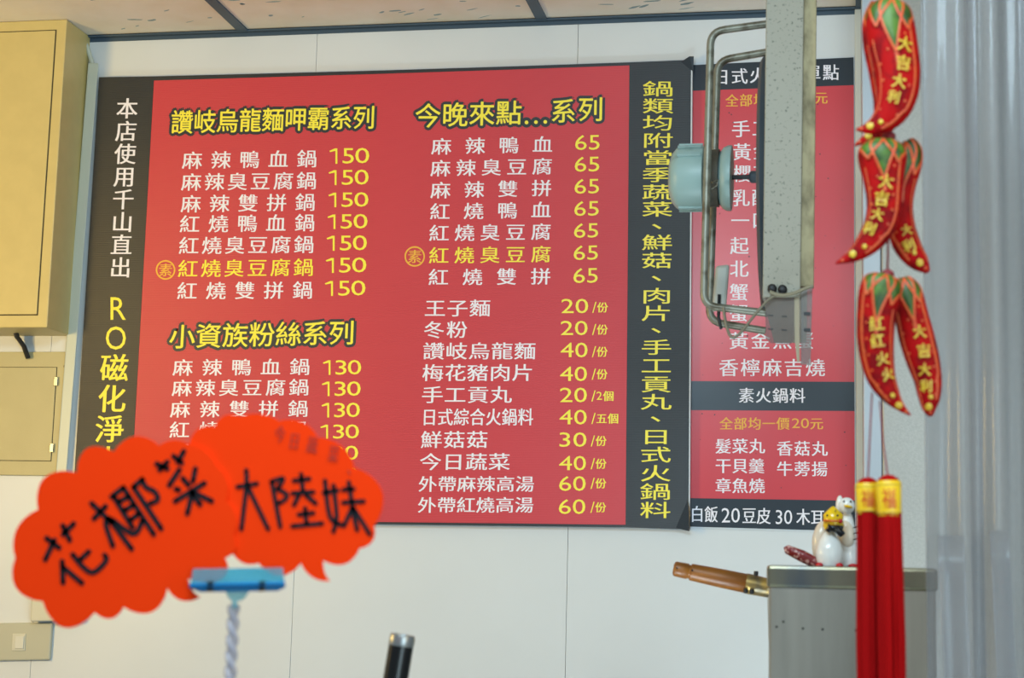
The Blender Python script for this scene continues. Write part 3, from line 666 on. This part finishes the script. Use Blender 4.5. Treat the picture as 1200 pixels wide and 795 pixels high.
right = [(222, 521, 9), (252, 500, 8), (282, 488.5, 6), (327, 494, 10), (372, 513, 10), (415, 548, 22), (438, 617, 8), (421, 643, 12), (378.5, 657, -3), (386.5, 681.5, 7), (352.5, 660, 15),
         (303, 660, 6), (273.5, 650, 10), (228, 618, 10), (214, 565, 8)]
cl = empty('price_card', P(130, 640, GY), 'scalloped orange speech-bubble card tilted left, reading 花椰菜', 'sign')
MB().plate(scallop(left), GY, 0.0012).build('card', MSIGN, cl)
cr = empty('price_card', P(330, 620, GY + .002), 'scalloped orange speech-bubble card on the right, reading 大陸妹', 'sign')
MB().plate(scallop(right), GY + 0.002, 0.0012).build('card', MSIGN, cr)
def strokes(lst, ox, oy, sc, w, y, parent, m, name='stroke'):
    for ch in lst:
        mb = MB()
        for st in ch:
            pts = [(ox + a / sc, oy + b / sc) for a, b in st]
            if len(pts) > 2: pts = [tuple(p) for p in catmull(pts, 4 * len(pts))]
            n = len(pts); Lf, Rt = [], []
            for i, (x, yy) in enumerate(pts):
                x0_, y0_ = pts[max(i - 1, 0)]; x1_, y1_ = pts[min(i + 1, n - 1)]; l = math.hypot(x1_ - x0_, y1_ - y0_) or 1
                nx, ny = -(y1_ - y0_) / l * w / 2, (x1_ - x0_) / l * w / 2; Lf.append((x + nx, yy + ny)); Rt.append((x - nx, yy - ny))
            v = [P(a, b, y) for a, b in Lf + Rt]; mb.add(v, [(i, i + 1, n + i + 1, n + i) for i in range(n - 1)])
            for (x, yy) in (pts[0], pts[-1]):
                v = [P(x + math.cos(t * math.pi / 5) * w / 2, yy + math.sin(t * math.pi / 5) * w / 2, y) for t in range(10)]; mb.add(v, [tuple(range(10))])
        mesh_obj('lettering', mb.v, mb.f, m, parent)
hua = [[(65, 490), (130, 540)], [(105, 500), (58, 600)], [(148, 425), (185, 500)], [(205, 415), (150, 470)],
       [(145, 610), (150, 720)], [(150, 640), (248, 722)], [(200, 575), (250, 635), (300, 668), (345, 640), (375, 600), (365, 578)], [(283, 560), (240, 600)]]
ye = [[(298, 310), (345, 355), (400, 410)], [(370, 325), (310, 388)], [(385, 385), (372, 420), (408, 530)], [(390, 390), (505, 545)], [(405, 395), (515, 468), (560, 400)],
      [(402, 275), (462, 228)], [(462, 228), (620, 470)], [(415, 278), (510, 435)], [(440, 300), (490, 275)], [(470, 345), (515, 318)], [(500, 395), (540, 365)],
      [(515, 225), (560, 185)], [(515, 225), (658, 440)], [(560, 185), (578, 225), (625, 250), (640, 290), (600, 310)]]
cai = [[(635, 105), (690, 130)], [(690, 95), (650, 135)], [(722, 65), (765, 100)], [(775, 40), (745, 95)], [(752, 135), (700, 215)], [(770, 180), (800, 215)],
       [(835, 130), (822, 195)], [(882, 205), (730, 298)], [(820, 250), (793, 362)], [(820, 250), (920, 298)], [(815, 255), (860, 315)], [(735, 235), (750, 240)]]
strokes([hua, ye, cai], 40, 520, 4.418, 6.2, GY - .0008, cl, MINK)
da = [[(45, 428), (165, 408)], [(98, 325), (100, 420), (68, 690)], [(110, 430), (235, 690)]]
lu = [[(255, 395), (320, 375), (325, 385), (300, 430)], [(258, 400), (310, 675)], [(290, 440), (345, 470), (345, 500), (300, 530)],
      [(395, 390), (490, 378)], [(440, 350), (450, 450)], [(385, 468), (515, 460)], [(425, 480), (395, 540)], [(470, 480), (530, 530)], [(425, 600), (515, 590)], [(465, 560), (472, 655)], [(385, 672), (570, 655)]]
mei = [[(588, 390), (618, 610), (690, 665)], [(640, 420), (660, 610), (640, 705)], [(580, 465), (665, 450)], [(700, 445), (765, 440)], [(700, 525), (828, 518)], [(735, 400), (765, 590), (788, 695)], [(755, 560), (705, 670)], [(765, 560), (865, 720)]]
strokes([da, lu, mei], 270, 490, 5.3, 5.4, GY + .0012, cr, MINK)
ik = Ink(GY + .0012)
for ch, x, y in (('今', 328, 509), ('日', 345, 517), ('蔬', 366, 521.5), ('菜', 391, 532), ('、', 414, 548)): ik.char(ch, x, y, 12, 20, 0.12, bold=((-.4, 0), (.4, 0)))
ik.build(MINK2, cr)
clip = empty('card_clip', P(272, 795, GY), 'blue plastic clip stand on a twisted clear stem holding the orange cards', 'clip')
MB().plate([(226, 667), (331, 665.5), (333, 684), (223, 685)], GY - .008, .0016).build('jaw', MBLUE, clip, bevel=0.0004)
MB().plate([(226, 667), (331, 665.5), (333, 684), (223, 685)], GY + .005, .0016).build('jaw', MBLUE, clip, bevel=0.0004)
MB().loft([P(a, b, GY - .010) for a, b in ((221, 684), (334, 682), (334.5, 689), (325, 693), (235, 694.5), (223, 690))], [P(a, b, GY + .009) for a, b in ((221, 684), (334, 682), (334.5, 689), (325, 693), (235, 694.5), (223, 690))]).build('hinge_bar', MBLUE2, clip, bevel=0.001)
MB().tube([P(222, 687.5, GY - .011), P(334, 685.5, GY - .011)], .0011, 8).build('edge_bead', mat('blue_edge', (0, 96, 150), .2), clip, smooth=True)
for x in (246, 307): MB().loft([P(a, b, GY - .012) for a, b in ((x - 4, 682), (x + 4.5, 681), (x + 4.5, 693), (x - 3.5, 694))], [P(a, b, GY - .004) for a, b in ((x - 4, 682), (x + 4.5, 681), (x + 4.5, 693), (x - 3.5, 694))]).build('spring', mat('spring_steel', (40, 56, 66), .3, metal=.7), clip, bevel=0.0008)
cn = P(275, 694, GY)
MB().loft([P(a, b, GY - .006) for a, b in ((264, 693), (293, 692), (286, 703), (278, 705), (278, 714), (272, 714), (272, 705), (267, 700))], [P(a, b, GY + .006) for a, b in ((264, 693), (293, 692), (286, 703), (278, 705), (278, 714), (272, 714), (272, 705), (267, 700))]).build('neck', MBLUE, clip, bevel=0.001)
rt = P(274, 711, GY); k = S(GY)
hl = (rt.z - CZ)
for ph in (0, math.pi):
    pts = []
    n = 260
    for i in range(n + 1):
        zz = hl * i / n; a = ph + zz / (19 * k) * math.pi
        pts.append((rt.x + math.cos(a) * 3.8 * k, GY + math.sin(a) * 3.8 * k, rt.z - zz))
    MB().tube(pts, 4.3 * k, 8).build('stem_strand', MROD, clip, smooth=True)
MB().lathe([(0, .03), (.004, .03), (.008, .012)], (rt.x, GY, CZ), (rt.x, GY, CZ + 1), 28).build('base', MBLUE, clip, smooth=True)

# ------------------------------------------------------------------ string of padded chilies with tassels
HY = -1.80; KH = S(HY)
charm = empty('chili_charm', P(1040, 780, HY), 'hanging string of padded red chilies with gold characters and two red tassels', 'hanging ornament')
def chili(path, y, texts=(), spine=1, leaves=((-.60, .62, .25), (0.02, .66, .38), (.66, .6, .28)), depth=.62):
    ks = S(y); pts = catmull(path, 30); n = len(pts); seg = 22; v = []; f = []; cl_ = []
    for i, (x, yy, r) in enumerate(pts):
        r = max(r, .4); x0_, y0_, _ = pts[max(i - 1, 0)]; x1_, y1_, _ = pts[min(i + 1, n - 1)]; l = math.hypot(x1_ - x0_, y1_ - y0_)
        nx, ny = -(y1_ - y0_) / l, (x1_ - x0_) / l                     # to the viewer's right is -nx for a downward path
        nx, ny = -nx, -ny; cl_.append((x, yy, nx, ny, r))
        for k in range(seg):
            q = 2 * math.pi * k / seg; c = math.cos(q); s_ = math.sin(q)
            p = P(x + nx * r * c, yy + ny * r * c, y); v.append(p + Vector((0, s_ * r * ks * depth, 0)))
    for i in range(n - 1):
        for k in range(seg):
            k2 = (k + 1) % seg; f.append((i * seg + k, i * seg + k2, (i + 1) * seg + k2, (i + 1) * seg + k))
    f += [tuple(reversed(range(seg))), tuple(range((n - 1) * seg, n * seg))]
    mb = MB().add(v, f); ob = mb.build('chili', MCH, charm, smooth=True)
    bvh = BVHTree.FromPolygons(mb.v, mb.f)
    def at(t, s_):
        i = min(max(t, 0), 1) * (n - 1); k = min(int(i), n - 2); u = i - k; a, b = cl_[k], cl_[k + 1]; m_ = [p * (1 - u) + q * u for p, q in zip(a, b)]
        return (m_[0] + m_[2] * m_[4] * s_, m_[1] + m_[3] * m_[4] * s_)
    def drop(px_, py_, off):
        p = P(px_, py_, y); h = bvh.ray_cast(p - Vector((0, .2, 0)), Vector((0, 1, 0)))
        if h[0] is None:
            h = bvh.find_nearest(p); return h[0] - Vector((0, off, 0))
        return h[0] - Vector((0, off, 0))
    def ribbon(ts, w, m, name, off=.0012):
        P2 = [at(*q) for q in ts]; mb = MB(); nn = len(P2); L = []; R_ = []
        for i, (a, b) in enumerate(P2):
            x0_, y0_ = P2[max(i - 1, 0)]; x1_, y1_ = P2[min(i + 1, nn - 1)]; l = math.hypot(x1_ - x0_, y1_ - y0_) or 1
            ax, ay = -(y1_ - y0_) / l * w / 2, (x1_ - x0_) / l * w / 2; L.append(drop(a + ax, b + ay, off)); R_.append(drop(a - ax, b - ay, off))
        C_ = [drop(a, b, off + .0006) for a, b in P2]
        mb.add(L + C_ + R_, [(i, i + 1, nn + i + 1, nn + i) for i in range(nn - 1)] + [(nn + i, nn + i + 1, 2 * nn + i + 1, 2 * nn + i) for i in range(nn - 1)])
        mesh_obj(name, mb.v, mb.f, m, ob, True)
    for (sc_, hw, tl) in leaves:
        rows = 9; mb = MB(); g_ = []
        def edge(k, sg):
            t = k / rows; return (t * tl, max(-.97, min(.97, sc_ + sg * hw * (1 - t ** 1.7))))
        for k in range(rows + 1):
            for j in range(7):
                a, b = edge(k, -1)[1], edge(k, 1)[1]; t = k / rows * tl; g_.append(drop(*at(t, a + (b - a) * j / 6), .0008 + .0012 * (1 - abs(j / 3 - 1))))
        mb.add(g_, [(k * 7 + j, k * 7 + j + 1, (k + 1) * 7 + j + 1, (k + 1) * 7 + j) for k in range(rows) for j in range(6)])
        mesh_obj('calyx_leaf', mb.v, mb.f, MGRN, ob, True)
        for sg in (-1, 1): ribbon([edge(k, sg) for k in range(rows + 1)], 2.7, MORG, 'gold_trim', .0022)
    ribbon([(.16 + .66 * k / 24, .74 * spine - (.1 * spine if k > 18 else 0)) for k in range(25)], 2.6, MORG, 'gold_trim', .001)
    ribbon([(.30 + .62 * k / 24, -.80 * spine) for k in range(25)], 1.5, MORG, 'gold_trim', .001)
    ribbon([(.34 + .1 * k / 6, .02) for k in range(7)], 4.5, MORG, 'gold_trim', .001)
    for k in range(7):
        t = .3 + .08 * k; a, b = at(t, .5 * spine); r = 1.5
        fan_ = [drop(a + r * math.cos(q * math.pi / 5), b + r * math.sin(q * math.pi / 5), .0012) for q in range(10)]; mesh_obj('sequin', fan_, [tuple(range(10))], MORG, ob)
    for t, s_, r in ((.80, .1, 2.9), (.885, -.1, 4.2), (.95, 0, 2), (.74, -.6, 1.4), (.42, -.72, 1.5), (.52, -.7, 1.6), (.36, -.3, 1.6)):
        a, b = at(t, s_); fan_ = [drop(a, b, .002)] + [drop(a + r * math.cos(q * math.pi / 6), b + r * math.sin(q * math.pi / 6), .0011) for q in range(12)]
        mesh_obj('sequin', fan_, [(0, 1 + q, 1 + (q + 1) % 12) for q in range(12)], MGOLD if r > 2 else MORG, ob, True)
    for ch, cx, cy, sz, rot in texts:
        gv, gf, _ = glyph(ch); c, s_ = math.cos(rot), math.sin(rot); mb = MB()
        for kk, (ox, oy) in enumerate(((-.6, 0), (.6, 0), (0, -.6), (0, .6))):
            vv = []
            for a, b in gv:
                X, Y = (a - .5) * sz, -(b - .38) * sz; vv.append(drop(cx + X * c - Y * s_ + ox, cy + X * s_ + Y * c + oy, .0022 + kk * .0001))
            mb.add(vv, gf)
        mesh_obj('lettering', mb.v, mb.f, MGOLD, ob)
    return ob
chili([(1038, 6, 18), (1035, 25, 24), (1036, 50, 25), (1041, 85, 23), (1043, 118, 20), (1037, 142, 15), (1022, 158, 8), (1001, 171, 1)], HY + .034)
chili([(1045, 1, 14), (1044, 10, 24), (1043, 28, 29), (1047, 55, 29), (1052, 82, 27), (1052, 106, 25), (1046, 127, 21), (1034, 142, 15), (1019, 150, 8), (1003, 152, 1)], HY,
      [('大', 1060, 57, 18, .15), ('吉', 1058, 79, 18, .1), ('大', 1053, 100, 17, .15), ('利', 1047, 118, 15, .25)])
chili([(1059, 168, 12), (1063, 178, 18), (1062, 195, 18), (1058, 215, 16), (1056, 240, 14), (1057, 262, 15), (1060, 280, 17), (1068, 296, 15), (1079, 309, 11), (1088, 319, 3)], HY + .034,
      [('大', 1062, 272, 13, -.2), ('利', 1065, 290, 15, -.4)], spine=-1)
chili([(1034, 165, 16), (1034, 173, 26), (1034, 185, 29), (1035, 205, 25), (1036, 228, 21.5), (1035, 250, 20), (1028, 270, 18), (1015, 287, 14), (999, 300, 8), (979, 309, 1)], HY,
      [('大', 1038, 216, 18, .1), ('吉', 1033, 236, 18, .1), ('大', 1028, 254, 15, .25), ('利', 1019, 270, 15, .4)])
chili([(1058, 326, 8), (1060, 336, 17), (1063, 350, 20), (1068, 370, 20), (1074, 395, 21), (1081, 420, 20), (1087, 443, 17), (1089, 463, 14), (1089, 478, 9), (1091, 488, 3)], HY + .030,
      [('大', 1077, 391, 16, -.1), ('吉', 1082, 413, 17, -.1), ('大', 1083, 435, 15, 0), ('利', 1085, 454, 15, 0)])
chili([(1038, 323, 13), (1036, 330, 23), (1031, 345, 25), (1027, 370, 23), (1026, 395, 22), (1028, 420, 20), (1033, 443, 17), (1043, 462, 12), (1054, 476, 6), (1067, 487, 1)], HY,
      [('红', 1027, 382, 18, -.1), ('红', 1028, 402, 17, -.15), ('火', 1034, 422, 16, -.2), ('火', 1040, 440, 15, -.3)], spine=-1)
MB().tube([P(1048, -300, HY + .017), P(1046, -4, HY + .017), P(1043, 160, HY + .017), P(1040, 322, HY + .017), P(1036, 420, HY + .017)], 1.4 * KH, 8).build('cord', MCHD, charm, smooth=True)
for (x, y, r) in ((1045, -1, 7), (1042, 160, 8), (1040, 322, 8)):
    MB().ball(P(x, y, HY + .012), r * KH, 14, 10, (1, .8, .8)).build('knot', MCHD, charm, smooth=True)
def tassel(xt, x0, x1, yt, yb, xb0, xb1, y):
    t_ = empty('tassel', P(xt, yt, y)); t_.parent = charm; t_.location = P(xt, yt, y) - world_loc(charm)
    a, b = P(xt, yt, y), P((x0 + x1) / 2 + .5, yb, y); L = (b - a).length; r = (x1 - x0) / 2 * KH
    MB().lathe([(-.005, r * .35), (-.002, r * .8), (.003, r * .98)], a, b, 24).build('crown', MTAS, t_, smooth=True)
    MB().lathe([(0, r * .95), (.002, r * 1.04), (L * .85, r * 0.96), (L, r * .93)], a, b, 28).build('cap', MCAP, t_, smooth=True)
    for zz in (.12, .9):
        MB().lathe([(L * zz - .0006, r * 1.035), (L * zz, r * 1.06), (L * zz + .0006, r * 1.035)], a, b, 28).build('cap_band', MGOLD, t_, smooth=True)
    gv, gf, _ = glyph('福'); vv = []
    for u, w in gv:
        q = (u - .5) * 1.15; vv.append(Vector((0, 0, 0)) + a + (b - a) * (.5 - (w - .38) * .62) + Vector((math.sin(q) * r * 1.06, -math.cos(q) * r * 1.06, 0)))
    mesh_obj('lettering', vv, gf, mat('print_red', (204, 50, 20), .5), t_)
    fr = MB(); top_ = b; n = 110
    for i in range(n):
        q = random.uniform(0, 2 * math.pi); rr = math.sqrt(random.random()) if i > 60 else .97
        dx_, dy_ = math.cos(q) * rr, math.sin(q) * rr
        p0 = P((x0 + x1) / 2 + .5, yb - 4, y) + Vector((dx_ * r * .88, dy_ * r * .88, 0)); cb_ = P((xb0 + xb1) / 2, 905, y); rb = (xb1 - xb0) / 2 * KH
        p2 = cb_ + Vector((dx_ * rb, dy_ * rb * .8, random.uniform(-.01, .01))); pm = (p0 + p2) / 2 + Vector((random.uniform(-1, 1) * .0008 + dx_ * .0008, random.uniform(-1, 1) * .0008, 0))
        fr.tube([p0, p0 * .5 + pm * .5, pm, pm * .5 + p2 * .5, p2], .0011, 5)
    o = fr.build('fringe', MTAS, t_, smooth=True, weld=False); o['kind'] = 'stuff'
tassel(1017, 1003, 1031, 567, 603, 1008, 1037, HY + .006)
tassel(1041, 1028, 1056, 564, 605.5, 1033, 1061, HY - .012)
MB().tube([P(1022, 460, HY + .006), P(1019, 520, HY + .006), P(1017, 566, HY + .006)], 1.0 * KH, 6).build('cord', MCHD, charm, smooth=True)
MB().tube([P(1031, 470, HY + .006), P(1035, 520, HY - .002), P(1041, 562, HY - .012)], 1.0 * KH, 6).build('cord', MCHD, charm, smooth=True)

# ------------------------------------------------------------------ clear plastic strip curtain on the right
QY = -1.62; KQ = S(QY)
cur = empty('strip_curtain', P(1150, 795, QY), 'clear plastic strip curtain hanging in folds at the right edge', 'curtain')
zt_, zb_ = P(1100, -330, QY).z, 1.12
def strip(xa_, xb_, y0_, amp, ph, slant=0.0, ztop=None, m=MCURT):
    n = 70; rows = 10; a = P(xa_, 400, y0_).x; b = P(xb_, 400, y0_).x; v = []; zt2 = ztop or zt_
    for j in range(rows + 1):
        z = zt2 + (zb_ - zt2) * j / rows
        for i in range(n + 1):
            u = i / n; x = a + (b - a) * u + slant * j / rows * .02
            w_ = u * (b - a) * 120; yy = y0_ + amp * (math.sin(w_ + ph + .5 * math.sin(w_ * .37 + ph) + .3 * math.sin(j * .6)) + .45 * math.sin(w_ * 2.3 + 1.7 * ph + .2 * j)) * (0.8 + .2 * j / rows)
            v.append((x, yy, z))
    f = [(j * (n + 1) + i, j * (n + 1) + i + 1, (j + 1) * (n + 1) + i + 1, (j + 1) * (n + 1) + i) for j in range(rows) for i in range(n)]
    o = mesh_obj('plastic_strip', v, f, m, cur, True); sd = o.modifiers.new('solid', 'SOLIDIFY'); sd.thickness = .0012
strip(1083, 1150, QY, .009, .3); strip(1136, 1215, QY + .03, .010, 1.9); strip(1200, 1290, QY, .009, 4.0); strip(1096, 1126, QY - .03, .004, 2.6, .8, P(1100, 628, QY - .03).z); strip(1156, 1178, QY - .03, .004, .6, .8, P(1160, 622, QY - .03).z)
MB().tube([(P(1040, -325, QY).x, QY + .01, zt_ + .002), (P(1400, -325, QY).x, QY + .01, zt_ + .002)], .008, 12).build('rail', MSTEEL, cur, smooth=True)
